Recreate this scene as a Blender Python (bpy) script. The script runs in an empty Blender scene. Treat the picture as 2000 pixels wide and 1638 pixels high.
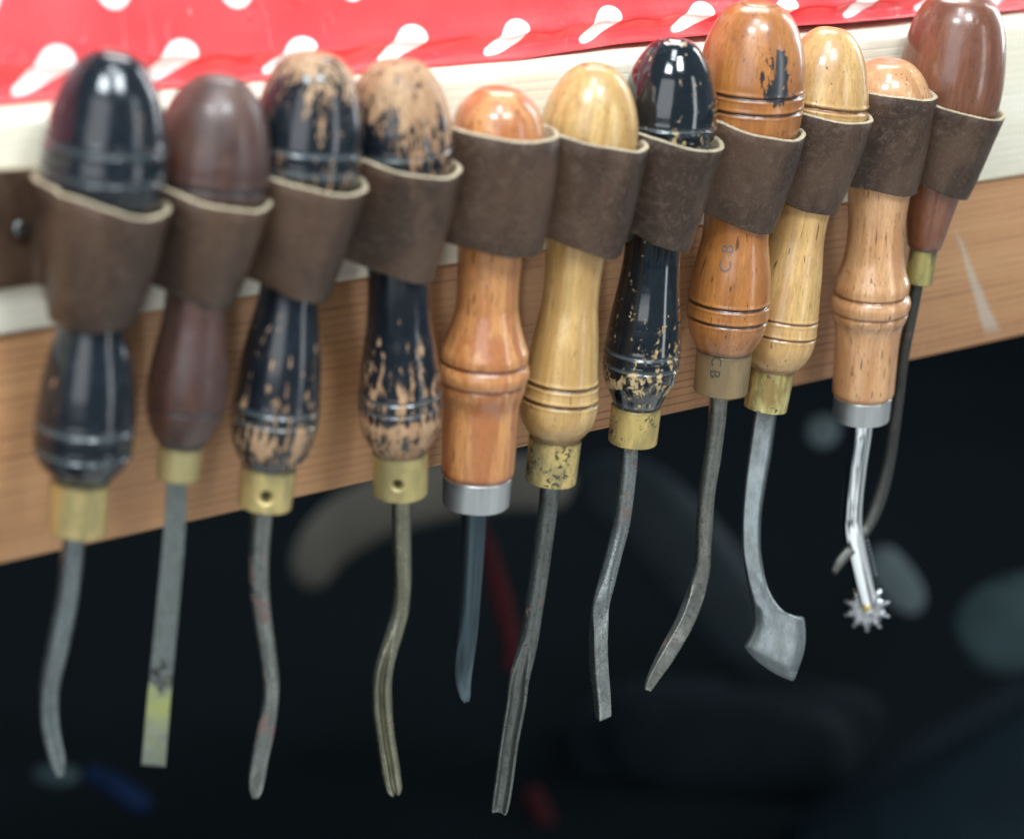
import bpy, math, random
import numpy as np
from mathutils import Vector, Matrix
random.seed(4); rng = np.random.default_rng(4)
S = bpy.context.scene; COL = S.collection

# ---------------------------------------------------------------- camera (90 mm lens, 19 degrees down, looking along the bench edge)
W0, H0, F = 2000.0, 1638.0, 5000.0            # photograph size, focal length in its pixels
CX, CY = 1000.0, 819.0
def nrm(v): v = np.asarray(v, float); return v/np.linalg.norm(v)
Xc = nrm((5667.0, -1209.0, F))                # world axes seen by the camera (right, down, forward)
Zc = np.array((1330.0, -14540.0, -F)); Zc = nrm(Zc - Xc*np.dot(Zc, Xc))
Yc = np.cross(Zc, Xc)
R = np.stack([Xc, Yc, Zc])                    # R @ (camera vector) = world vector
def ray(px, py): return R @ np.array(((px-CX)/F, (py-CY)/F, 1.0))
CAM = -ray(1200, 471)*0.909                   # world origin: bench face, joint of the two boards
def at_y(px, py, Y):                          # the point of the vertical plane y = Y seen at this pixel
    d = ray(px, py); return CAM + d*((Y-CAM[1])/d[1])
def at_z(px, py, Z):
    d = ray(px, py); return CAM + d*((Z-CAM[2])/d[2])
def at_d(px, py, D): return CAM + ray(px, py)*D
def proj(P):
    c = (np.asarray(P)-CAM) @ R
    return np.stack([CX+F*c[..., 0]/c[..., 2], CY+F*c[..., 1]/c[..., 2]], -1), c[..., 2]
RIGHT = R @ np.array((1, 0, 0)); RIGHT[2] = 0; RIGHT = nrm(RIGHT)      # level, to the right of the picture
TOCAM = nrm(np.array((RIGHT[1], -RIGHT[0], 0)))                        # level, towards the camera
cam = bpy.data.objects.new('camera', bpy.data.cameras.new('camera')); COL.objects.link(cam)
cr, cd, cf = R @ np.array((1, 0, 0)), R @ np.array((0, 1, 0)), R @ np.array((0, 0, 1))
M = Matrix.Identity(4)
for i in range(3):
    M[i][0], M[i][1], M[i][2], M[i][3] = cr[i], -cd[i], -cf[i], CAM[i]
cam.matrix_world = M
cam.data.sensor_width = 36; cam.data.lens = 90; cam.data.clip_start = 0.02; cam.data.clip_end = 50
cam.data.dof.use_dof = True; cam.data.dof.focus_distance = 0.925; cam.data.dof.aperture_fstop = 6.0
cam.data.dof.aperture_blades = 9
S.camera = cam

# ---------------------------------------------------------------- light
w = bpy.data.worlds.new('World'); S.world = w; w.use_nodes = True
bg = w.node_tree.nodes['Background']; bg.inputs[0].default_value = (0.62, 0.82, 1.0, 1); bg.inputs[1].default_value = 0.34
def area(name, loc, target, sx, sy, power, col):
    l = bpy.data.lights.new(name, 'AREA'); l.shape = 'RECTANGLE'; l.size = sx; l.size_y = sy; l.energy = power; l.color = col
    o = bpy.data.objects.new(name, l); COL.objects.link(o); o.location = loc
    o.rotation_euler = (Vector(target)-Vector(loc)).to_track_quat('-Z', 'Y').to_euler(); return o
area('window_light', (0.5, 0.55, 1.35), (0.05, 0, 0), 0.9, 0.5, 22, (0.98, 0.98, 0.96))
area('front_fill_light', (-1.45, -1.0, 0.45), (0.0, 0, -0.05), 1.1, 1.1, 11, (0.95, 0.97, 1.0))  # broad fill added in front to brighten the shanks, no known source
area('front_fill_light', (0.50, -1.45, 0.25), (0.0, 0, -0.05), 0.22, 1.2, 5, (0.93, 0.97, 1.0))  # narrow strip added in front for a streak down the dark necks
area('side_window_light', (1.6, -0.05, 0.55), (0.0, 0, 0.05), 0.35, 1.2, 15, (0.94, 0.97, 1.0))
area('ceiling_lamp', (-0.85, -0.50, 1.05), (0, 0, 0), 0.38, 0.24, 12, (0.85, 0.94, 1.0))
area('ceiling_lamp', (-0.22, -0.78, 1.05), (0.1, 0, 0), 0.32, 0.26, 12, (0.85, 0.94, 1.0))
area('ceiling_lamp', (-0.34, -0.34, 1.15), (0.1, 0, 0), 0.24, 0.40, 7, (0.85, 0.94, 1.0))
S.view_settings.view_transform = 'Standard'; S.view_settings.look = 'None'
S.view_settings.exposure = 0.0; S.view_settings.gamma = 1.0
S.render.engine = 'CYCLES'

# ---------------------------------------------------------------- node helpers
class NT:
    def __init__(s, name):
        s.m = bpy.data.materials.new(name); s.m.use_nodes = True; s.t = s.m.node_tree; s.n = s.t.nodes
        s.b = s.n['Principled BSDF']; s.tc = None
    def node(s, typ, **kw):
        n = s.n.new(typ)
        for k, v in kw.items(): setattr(n, k, v)
        return n
    def put(s, sock, v):
        if isinstance(v, bpy.types.NodeSocket): s.t.links.new(v, sock)
        elif isinstance(v, (tuple, list)) and len(v) == 3 and sock.type == 'RGBA': sock.default_value = (*v, 1)
        else: sock.default_value = v
    def co(s, sc=(1, 1, 1), src='Object', off=(0, 0, 0)):
        if s.tc is None: s.tc = s.node('ShaderNodeTexCoord')
        mp = s.node('ShaderNodeMapping'); s.t.links.new(s.tc.outputs[src], mp.inputs[0])
        mp.inputs['Scale'].default_value = sc; mp.inputs['Location'].default_value = off; return mp.outputs[0]
    def noise(s, vec, scale=5, detail=3, rough=.5, dist=0, out='Fac'):
        n = s.node('ShaderNodeTexNoise'); s.put(n.inputs['Vector'], vec); n.inputs['Scale'].default_value = scale
        n.inputs['Detail'].default_value = detail; n.inputs['Roughness'].default_value = rough; n.inputs['Distortion'].default_value = dist
        return n.outputs[out]
    def voro(s, vec, scale=5, out='Distance'):
        n = s.node('ShaderNodeTexVoronoi'); s.put(n.inputs['Vector'], vec); n.inputs['Scale'].default_value = scale; return n.outputs[out]
    def math(s, op, a, b=0.0, c=0.0, clamp=False):
        n = s.node('ShaderNodeMath', operation=op, use_clamp=clamp); s.put(n.inputs[0], a); s.put(n.inputs[1], b); s.put(n.inputs[2], c); return n.outputs[0]
    def ramp(s, f, a, b, lo=0.0, hi=1.0):
        n = s.node('ShaderNodeMapRange'); n.interpolation_type = 'SMOOTHSTEP'
        s.put(n.inputs['Value'], f); n.inputs['From Min'].default_value = a; n.inputs['From Max'].default_value = b
        n.inputs['To Min'].default_value = lo; n.inputs['To Max'].default_value = hi; return n.outputs[0]
    def mix(s, f, a, b, typ='MIX'):
        n = s.node('ShaderNodeMix', data_type='RGBA', blend_type=typ); s.put(n.inputs[0], f); s.put(n.inputs[6], a); s.put(n.inputs[7], b); return n.outputs[2]
    def attr(s, name): return s.node('ShaderNodeAttribute', attribute_name=name).outputs['Fac']
    def sep(s, v): n = s.node('ShaderNodeSeparateXYZ'); s.put(n.inputs[0], v); return n.outputs
    def bump(s, h, strength=.3, dist=.001, nrml=None):
        n = s.node('ShaderNodeBump'); n.inputs['Strength'].default_value = strength; n.inputs['Distance'].default_value = dist
        s.put(n.inputs['Height'], h)
        if nrml is not None: s.t.links.new(nrml, n.inputs['Normal'])
        return n.outputs[0]
    def done(s, col, rough=.5, metal=0, bump=None, coat=0, coat_rough=.1, spec=None):
        s.put(s.b.inputs['Base Color'], col); s.put(s.b.inputs['Roughness'], rough); s.put(s.b.inputs['Metallic'], metal)
        if bump is not None: s.put(s.b.inputs['Normal'], bump)
        s.put(s.b.inputs['Coat Weight'], coat); s.put(s.b.inputs['Coat Roughness'], coat_rough)
        if spec is not None: s.b.inputs['Specular IOR Level'].default_value = spec
        return s.m

def wood_nodes(m, light, dark, pore, seed, grain=1.0, band=.5, pores=.5):
    """turned wood: long streaks along local Z, short dark pores"""
    o = (seed*.37, seed*.11, seed*.2)
    big = m.noise(m.co((1, 1, .10), off=o), 130*grain, 4, .55, .6)
    fine = m.noise(m.co((1, 1, .035), off=o), 900, 3, .6)
    blot = m.noise(m.co((1, 1, .5), off=o), 55, 3, .5)
    c = m.mix(m.ramp(big, .50-band*.16, .50+band*.14), dark, light)
    c = m.mix(m.ramp(fine, .38, .66, 0, .5), c, tuple(x*.55 for x in light))
    c = m.mix(m.ramp(blot, .42, .68, 0, .35), c, dark)
    fl = m.noise(m.co((1, 1, .22), off=(o[2], 0, o[1])), 1500, 3, .7)
    c = m.mix(m.ramp(fl, .52, .72, 0, .45), c, tuple(x*.5 for x in dark))
    pr = m.noise(m.co((1, 1, .14), off=(o[1], o[0], 0)), 900, 2, .5)
    pm = m.ramp(pr, .69-.1*pores, .74-.1*pores, 0, .85)
    pm = m.math('MULTIPLY', pm, m.ramp(m.noise(m.co((1, 1, .7), off=o), 60, 2), .35, .6, .25, 1))
    c = m.mix(pm, c, pore)
    return c, pm, fine
def mat_wood(name, light, dark, pore, seed, rough=.35, coat=.6, cr=.14, band=.5, pores=.5, grime_or_glint=(.05, .025, .01)):
    m = NT(name); c, pm, fine = wood_nodes(m, light, dark, pore, seed, band=band, pores=pores)
    g = m.math('MULTIPLY', m.attr('grime_or_glint'), m.ramp(m.noise(m.co(), 300, 3), .25, .6, .55, 1))
    c = m.mix(g, c, grime_or_glint)
    sc = m.noise(m.co((1, 1, 1)), 180, 5, .7)
    b = m.bump(m.math('SUBTRACT', m.math('MULTIPLY', fine, .35), pm), .35, .00025)
    b = m.bump(m.noise(m.co(), 70, 3, .5), .35, .0008, b); b = m.bump(m.ramp(m.voro(m.co((1, 1, .7)), 150), 0, .22), .3, .0003, b)
    return m.done(c, m.ramp(sc, .3, .7, rough-.06, rough+.12), 0, b, coat, m.ramp(sc, .35, .7, cr*.6, cr*1.7))
def mat_lacquer(name, black, light, dark, pore, seed, scale=1.0, rough=.2, cr=.1, coat=.7, zs=.35, soft=.02):
    """black paint worn through to wood where the vertex attribute 'wear' is high"""
    m = NT(name); c, pm, fine = wood_nodes(m, light, dark, pore, seed)
    o = (seed*.21, seed*.43, seed*.17)
    n1 = m.noise(m.co((1, 1, zs), off=o), 190*scale, 5, .62, .5)
    n2 = m.noise(m.co((1, 1, zs*.4), off=o), 620*scale, 3, .6)
    n3 = m.noise(m.co((1, 1, zs*1.3), off=(o[2], o[0], o[1])), 520*scale, 4, .6, .6)
    f = m.math('ADD', m.math('ADD', m.math('MULTIPLY', n1, .46), m.math('MULTIPLY', n3, .40)), m.math('MULTIPLY', n2, .14))
    f = m.math('ADD', f, m.attr('wear'))
    k = m.ramp(f, 1.0-soft, 1.0+soft)
    scr = m.noise(m.co((1, 1, .6), off=o), 260, 6, .75)
    blk = m.mix(m.ramp(scr, .45, .8, 0, .6), black, tuple(x*2.6+.004 for x in black))
    g = m.math('MULTIPLY', m.attr('grime_or_glint'), .55)
    blk = m.mix(g, blk, (.13, .16, .165))  # groove-lip highlight painted into the black as a pale colour
    c = m.mix(k, blk, c)
    b = m.bump(m.math('SUBTRACT', 1.0, k), .7, .00022)
    b = m.bump(m.noise(m.co(), 95, 4, .55), .32, .0007, b)
    return m.done(c, m.mix(k, (rough,)*3, (.5,)*3), 0, b, m.math('MULTIPLY', m.math('SUBTRACT', 1.0, k), coat), m.ramp(scr, .35, .75, cr*.5, cr*2.2), spec=.2)
def mat_brass(name, seed, col=(.60, .46, .19), pat=.0, rough=.38, tint=(.36, .29, .13), metal=.6):
    m = NT(name); o = (seed*.3, seed*.5, seed*.7)
    n = m.noise(m.co((1, 1, .4), off=o), 120, 4, .6)
    c = m.mix(m.ramp(n, .42, .6), col, tint)
    sp = m.noise(m.co(off=o), 560, 5, .7, .5)
    zone = m.noise(m.co(off=o), 90, 2, .5)
    k = m.ramp(m.math('ADD', sp, m.math('MULTIPLY', m.math('SUBTRACT', zone, .5), .55)), .66-pat, .70-pat)
    k = m.math('MAXIMUM', k, m.math('MULTIPLY', m.attr('grime_or_glint'), .92))
    c = m.mix(k, c, (.035, .035, .022))
    b = m.bump(m.math('MULTIPLY', k, -1), .6, .0002); b = m.bump(m.noise(m.co((1, 1, .15)), 900, 2), .12, .0002, b)
    return m.done(c, m.ramp(n, .3, .7, rough-.06, rough+.12), m.ramp(k, 0, 1, metal, .1), b)
def mat_steel(name, seed, col=(.32, .33, .32), dark=(.10, .10, .095), rust=(.12, .065, .045), rust_k=.0, rough=.35, spots=.0, paint=None):
    m = NT(name); o = (seed*.3, seed*.5, seed*.7)
    n = m.noise(m.co((1, 1, .45), off=o), 230, 6, .75)
    c = m.mix(m.ramp(n, .38, .72, 0, .7), tuple(x*.9 for x in col), tuple(x*.8 for x in dark))
    sp = m.noise(m.co(off=o), 700, 4, .7)
    c = m.mix(m.ramp(sp, .60-spots, .68-spots, 0, .75), c, tuple(x*.6 for x in dark))
    r = m.noise(m.co(off=(o[2], o[0], o[1])), 75, 4, .6)
    rk = m.ramp(r, .64-rust_k, .70-rust_k, 0, .8)
    c = m.mix(rk, c, rust)
    if paint:
        z = m.sep(m.co())[2]; nn = m.math('ADD', z, m.math('MULTIPLY', m.math('SUBTRACT', m.noise(m.co(), 260, 3), .5), .02))
        dk = m.math('MULTIPLY', m.ramp(nn, paint[0]-.006, paint[0]+.001), m.ramp(nn, paint[1], paint[1]+.003, 1, 0))
        yk = m.math('MULTIPLY', m.ramp(nn, paint[2]-.025, paint[2], .25, 1), m.ramp(nn, paint[0]-.008, paint[0]+.001, 1, 0))
        c = m.mix(m.math('MULTIPLY', dk, m.ramp(m.noise(m.co(), 300, 3), .45, .6)), c, (.03, .035, .035))
        c = m.mix(m.math('MULTIPLY', yk, m.ramp(m.noise(m.co(), 200, 3), .3, .6, .55, 1)), c, (.27, .28, .085))
        rk = m.math('MAXIMUM', rk, yk)
    b = m.bump(sp, .35, .0002); b = m.bump(n, .4, .0006, b)
    return m.done(c, m.ramp(n, .3, .7, rough-.14, rough+.08), m.ramp(rk, 0, 1, .95, .15), b)
def mat_plain(name, col, rough=.6, metal=0, var=.25, sc=60, coat=0):
    m = NT(name); n = m.noise(m.co(), sc, 4)
    return m.done(m.mix(m.ramp(n, .3, .7), col, tuple(x*(1-var) for x in col)), rough, metal, m.bump(n, .2, .001), coat)

# leather
def mat_leather():
    m = NT('leather')
    n = m.noise(m.co((1, 1, .6)), 32, 4, .6, .8); f = m.noise(m.co(), 1500, 3, .6); v = m.voro(m.co(), 1100)
    st = m.noise(m.co((1, .5, 1)), 420, 4, .7, 1.0)
    c = m.mix(m.ramp(n, .38, .62), (.032, .016, .009), (.076, .041, .024))
    c = m.mix(m.ramp(st, .46, .72, 0, .6), c, (.115, .078, .056))
    c = m.mix(m.ramp(f, .52, .75, 0, .3), c, (.15, .11, .082))
    b = m.bump(m.math('ADD', f, m.math('MULTIPLY', v, .8)), .45, .00018); b = m.bump(m.noise(m.co(), 240, 4), .35, .0005, b)
    return m.done(c, m.ramp(n, .35, .65, .46, .36), 0, b, 0, spec=.36)
def mat_edge():
    m = NT('leather_cut_edge'); n = m.noise(m.co(), 1300, 4, .6); n2 = m.noise(m.co(), 160, 3)
    c = m.mix(m.ramp(n, .35, .65), (.31, .24, .145), (.50, .42, .29)); c = m.mix(m.ramp(n2, .5, .75, 0, .6), c, (.22, .16, .10))
    return m.done(c, .85, 0, m.bump(n, .8, .0004))
def mat_plank(name, a, b_, line, gs, rough=.6, streak=False):
    """flat-sawn board, grain along X"""
    m = NT(name)
    n = m.noise(m.co((.035, 1, 1)), gs, 3, .55, .3)
    wv = m.node('ShaderNodeTexWave', wave_type='BANDS', bands_direction='Z')
    m.put(wv.inputs['Vector'], m.co((.03, 1, 1))); wv.inputs['Scale'].default_value = 105; wv.inputs['Distortion'].default_value = 5.0
    wv.inputs['Detail'].default_value = 3; wv.inputs['Detail Scale'].default_value = .6; wv.inputs['Detail Roughness'].default_value = .55
    lines = m.math('MULTIPLY', m.ramp(wv.outputs['Fac'], .72, .97), m.ramp(m.noise(m.co((.05, 1, 1)), 260, 2), .38, .6, .15, 1))
    fine = m.noise(m.co((.02, 1, 1)), 1500, 3, .6)
    cross = m.noise(m.co((1, 1, .15)), 600, 3, .6)
    blot = m.noise(m.co((.3, 1, 1)), 22, 3)
    c = m.mix(m.ramp(n, .35, .65), a, b_)
    c = m.mix(m.math('MULTIPLY', lines, m.ramp(blot, .3, .65, .3, .85)), c, line)
    c = m.mix(m.ramp(fine, .4, .75, 0, .3), c, tuple(x*.6 for x in a))
    c = m.mix(m.ramp(cross, .5, .8, 0, .22), c, tuple(min(1, x*1.35) for x in a))
    bb = m.bump(m.math('SUBTRACT', fine, lines), .3, .0004)
    if streak:                                    # a dried pale glue run, and paler bare wood beside it
        x, y, z = m.sep(m.co())
        zz = m.math('ADD', z, m.math('MULTIPLY', m.math('SUBTRACT', m.noise(m.co(), 60, 3), .5), .006))
        ln = m.math('SUBTRACT', m.math('SUBTRACT', x, streak[0]), m.math('MULTIPLY', m.math('SUBTRACT', streak[1], zz), streak[2]))
        wd = m.math('MULTIPLY', m.math('SUBTRACT', streak[1]+.006, zz), .10)
        k = m.ramp(m.math('SUBTRACT', m.math('ABSOLUTE', ln), wd), -.0015, .0012, .55, 0)
        k = m.math('MULTIPLY', k, m.math('MULTIPLY', m.ramp(z, streak[1]-.003, streak[1]+.004, 1, 0), m.ramp(z, streak[3]-.006, streak[3]+.003, 0, 1)))
        c = m.mix(k, c, (.50, .46, .38))
    return m.done(c, rough, 0, bb, .12, .35)

LEATHER, EDGE = mat_leather(), mat_edge()

# ---------------------------------------------------------------- mesh helpers
def mesh_obj(name, V, Fc, mats, parent=None, smooth=True, mi=None, attrs=None, loc=None):
    me = bpy.data.meshes.new(name); me.from_pydata([tuple(map(float, v)) for v in V], [], [tuple(map(int, f)) for f in Fc])
    for m in (mats if isinstance(mats, (list, tuple)) else [mats]): me.materials.append(m)
    if mi is not None: me.polygons.foreach_set('material_index', np.asarray(mi, dtype=np.int32))
    me.polygons.foreach_set('use_smooth', np.full(len(me.polygons), smooth))
    for k, a in (attrs or {}).items():
        me.attributes.new(k, 'FLOAT', 'POINT').data.foreach_set('value', np.asarray(a, dtype=np.float32))
    me.validate(); me.update()
    o = bpy.data.objects.new(name, me); COL.objects.link(o)
    if parent is not None: o.parent = parent
    if loc is not None: o.location = loc
    return o
def tag(o, label, cat, group=None):
    o['label'] = label; o['category'] = cat
    if group: o['group'] = group
    return o
def struct(o): o['kind'] = 'structure'; return o
def empty(name, loc, label, cat, group=None, mat=None):
    o = bpy.data.objects.new(name, None); COL.objects.link(o); o.empty_display_size = .01
    if mat is not None: o.matrix_world = mat
    else: o.location = loc
    return tag(o, label, cat, group)
def pchip(x, y, xi):
    x, y = np.asarray(x, float), np.asarray(y, float); h = np.diff(x); d = np.diff(y)/h
    m = np.zeros(len(x)); m[0], m[-1] = d[0], d[-1]
    for i in range(1, len(x)-1):
        if d[i-1]*d[i] > 0:
            w1, w2 = 2*h[i]+h[i-1], h[i]+2*h[i-1]; m[i] = (w1+w2)/(w1/d[i-1]+w2/d[i])
    k = np.clip(np.searchsorted(x, xi)-1, 0, len(x)-2); t = (xi-x[k])/h[k]
    return (2*t**3-3*t**2+1)*y[k]+(t**3-2*t**2+t)*h[k]*m[k]+(-2*t**3+3*t**2)*y[k+1]+(t**3-t**2)*h[k]*m[k+1]
def cubic(x, y, xi):                                    # catmull-rom, smoother than pchip
    x, y = np.asarray(x, float), np.asarray(y, float); m = np.gradient(y, x)
    k = np.clip(np.searchsorted(x, xi)-1, 0, len(x)-2); h = (x[k+1]-x[k]); t = (xi-x[k])/h
    return (2*t**3-3*t**2+1)*y[k]+(t**3-2*t**2+t)*h*m[k]+(-2*t**3+3*t**2)*y[k+1]+(t**3-t**2)*h*m[k+1]
def lathe_arrays(z, r, seg=120, phase=0.0):
    n = len(z); a = np.arange(seg)/seg*2*math.pi+phase
    V = np.stack([np.outer(r, np.cos(a)), np.outer(r, np.sin(a)), np.repeat(z[:, None], seg, 1)], -1).reshape(-1, 3)
    i = np.arange(n-1)[:, None]*seg; j = np.arange(seg)[None]; j2 = (j+1) % seg
    Fc = np.stack([i+j, i+j2, i+seg+j2, i+seg+j], -1).reshape(-1, 4)
    return V, Fc.tolist(), a
def box_arrays(x0, x1, y0, y1, z0, z1):
    V = [(x, y, z) for x in (x0, x1) for y in (y0, y1) for z in (z0, z1)]
    return V, [(0, 1, 3, 2), (4, 6, 7, 5), (0, 4, 5, 1), (2, 3, 7, 6), (0, 2, 6, 4), (1, 5, 7, 3)]
def bevel(o, wdt, seg=3):
    m = o.modifiers.new('bevel', 'BEVEL'); m.width = wdt; m.segments = seg; m.limit_method = 'ANGLE'; return o

# ---------------------------------------------------------------- bench
ZT = at_y(0, 235, 0)[2]; ZB = at_y(0, 1104, .0015)[2]
x_st, x_st2 = at_y(1868, 455, 0.0015), at_y(1935, 640, 0.0015)
M_PALE = mat_plank('pale_pine', (.84, .77, .62), (.78, .70, .53), (.74, .66, .51), 60)
M_BROWN = mat_plank('brown_fir', (.51, .265, .118), (.42, .20, .085), (.22, .085, .038), 45,
                    streak=(x_st[0], x_st[2]-ZB, (x_st2[0]-x_st[0])/(x_st[2]-x_st2[2]), x_st2[2]-ZB))
bench = empty('workbench', (0, .02, ZB), 'wooden workbench edge of a pale pine board over a reddish brown beam', 'workbench')
def bpart(name, b, mat, wd):
    V, Fc = box_arrays(*b); V = [(v[0], v[1]-.02, v[2]-ZB) for v in V]
    return bevel(mesh_obj(name, V, Fc, mat, bench), wd)
bpart('edge_board', (-.75, 1.1, 0, .042, .0004, ZT), M_PALE, .0016)
bpart('beam', (-.75, 1.1, .0015, .045, ZB, -.0004), M_BROWN, .0017)
bpart('tabletop', (-.75, 1.1, .0425, .75, ZT-.022, ZT-.0006), M_PALE, .001)

# ---------------------------------------------------------------- polka-dot oilcloth on the bench
def build_cloth():
    m = NT('polka_dot_oilcloth')
    uvn = m.node('ShaderNodeUVMap'); u, v, _ = m.sep(uvn.outputs[0])
    PX, PY, RD = .0458, .0229, .0068
    def dots(ou, ov):
        a = m.math('SUBTRACT', m.math('FRACT', m.math('DIVIDE', m.math('ADD', u, ou), PX)), .5)
        b = m.math('SUBTRACT', m.math('FRACT', m.math('DIVIDE', m.math('ADD', v, ov), 2*PY)), .5)
        a = m.math('MULTIPLY', a, PX); b = m.math('MULTIPLY', b, 2*PY)
        d = m.math('SQRT', m.math('ADD', m.math('MULTIPLY', a, a), m.math('MULTIPLY', b, b)))
        return m.ramp(d, RD-.00035, RD+.00035, 1, 0)
    k = m.math('MAXIMUM', dots(0.0, 0.0), dots(PX/2, PY))
    n = m.noise(m.co(), 30, 4); fw = m.noise(m.co((1, 1, 1)), 900, 3)
    red = m.mix(m.ramp(n, .3, .7), (.78, .060, .062), (.69, .042, .048))
    c = m.mix(k, red, (.78, .77, .73))
    cr1 = m.noise(m.co((1, 1, .5)), 24, 2, .5, 2.2); cr1 = m.ramp(m.math('ABSOLUTE', m.math('SUBTRACT', cr1, .5)), 0, .018, 1, 0)
    sc1 = m.ramp(m.noise(m.co((1, 1, .3), off=(3, 1, 2)), 160, 5, .7, 1.5), .70, .74, 0, .55)
    c = m.mix(sc1, c, (.85, .62, .58))
    b = m.bump(n, .25, .003); b = m.bump(m.math('MULTIPLY', cr1, m.ramp(n, .5, .62)), .5, .0008, b); b = m.bump(m.noise(m.co(), 140, 4, .6), .25, .0009, b); b = m.bump(fw, .08, .0003, b)
    mat = m.done(c, .38, 0, b, .35, .25)
    # cross-section in (y, z above the bench): steep front, crease, lower roll tucked under; arc length v along it
    nu, xs = 460, np.linspace(-.72, 1.08, 460)
    Y0 = at_z(0, 208, ZT)[1]; print('cloth foot at', Y0)
    pr = np.array([(.40, .1005), (.16, .100), (.05, .099), (.034, .095), (.026, .085), (.021, .065), (.016, .045), (.0115, .028), (.0075, .016), (.0058, .0125), (.0050, .0102), (.0058, .0084), (.0062, .0052),
                   (.0038, .0026), (.0016, .0011), (.0014, .0005), (.006, .0004), (.03, .0004), (.40, .0004)])
    pr[:, 0] += Y0-.0015
    t = np.concatenate([[0], np.cumsum(np.hypot(*np.diff(pr, axis=0).T))])
    ti = np.concatenate([np.linspace(0, t[3], 30), np.linspace(t[3], t[8], 40)[1:], np.linspace(t[8], t[16], 60)[1:], np.linspace(t[16], t[-1], 8)[1:]])
    py, pz = pchip(t, pr[:, 0], ti), pchip(t, pr[:, 1], ti)
    tc = t[10]; V, UV = [], []
    for x in xs:
        fx = .0016*math.sin(x*31+.5)+.0010*math.sin(x*73+1.2)+.0004*math.sin(x*190)
        lift = max(0, .0030*math.sin((x+.045)*9.5)) if x > -.045 else 0
        th = 1+.08*math.sin(x*23+2)+.04*math.sin(x*57)-.28/(1+math.exp(-(x+.13)*25))
        for a, y, z in zip(ti, py, pz):
            k = math.exp(-max(0, z-.006)/.05)
            zz = .0004+(z-.0004)*(th if z < .02 else 1+(th-1)*math.exp(-(z-.02)/.01)) + (lift if y < Y0+.01 else lift*math.exp(-(y-Y0-.01)/.004) if z < .005 else lift*math.exp(-z/.05))
            puck = .0006*math.sin(x*260+3*math.sin(x*40))*math.exp(-((a-tc-.001)/.0025)**2)
            soft = .0012*math.sin(x*17+a*40)*math.sin(x*5+a*25)*min(1, z/.02)
            V.append((x, y+fx*k*.7+puck+soft, ZT+zz+puck*.4))
            dv = a-tc; s = .0022*math.log1p(math.exp(min(40, (dv-.0008)/.0022)))
            UV.append((x+(1.8*s if s < .012 else .0216), dv*(1 if dv < 0 else .8)))
    n2 = len(ti); i = np.arange(nu-1)[:, None]*n2; j = np.arange(n2-1)[None]
    Fc = np.stack([i+j, i+j+1, i+n2+j+1, i+n2+j], -1).reshape(-1, 4)
    o = mesh_obj('oilcloth_cover', V, Fc.tolist(), mat)
    uv = o.data.uv_layers.new(name='UVMap'); li = np.zeros(len(o.data.loops), dtype=np.int32); o.data.loops.foreach_get('vertex_index', li)
    UV = np.array(UV)
    d0 = at_y(112, 152, Y0+.004)                          # a dot straddling the crease
    UV[:, 0] += -d0[0]+PX/2; UV[:, 1] += PY-.0004
    uv.data.foreach_set('uv', UV[li].astype(np.float32).ravel())
    tag(o, 'red oilcloth with white polka dots standing in a steep fold on the bench top', 'oilcloth')
build_cloth()

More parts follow.
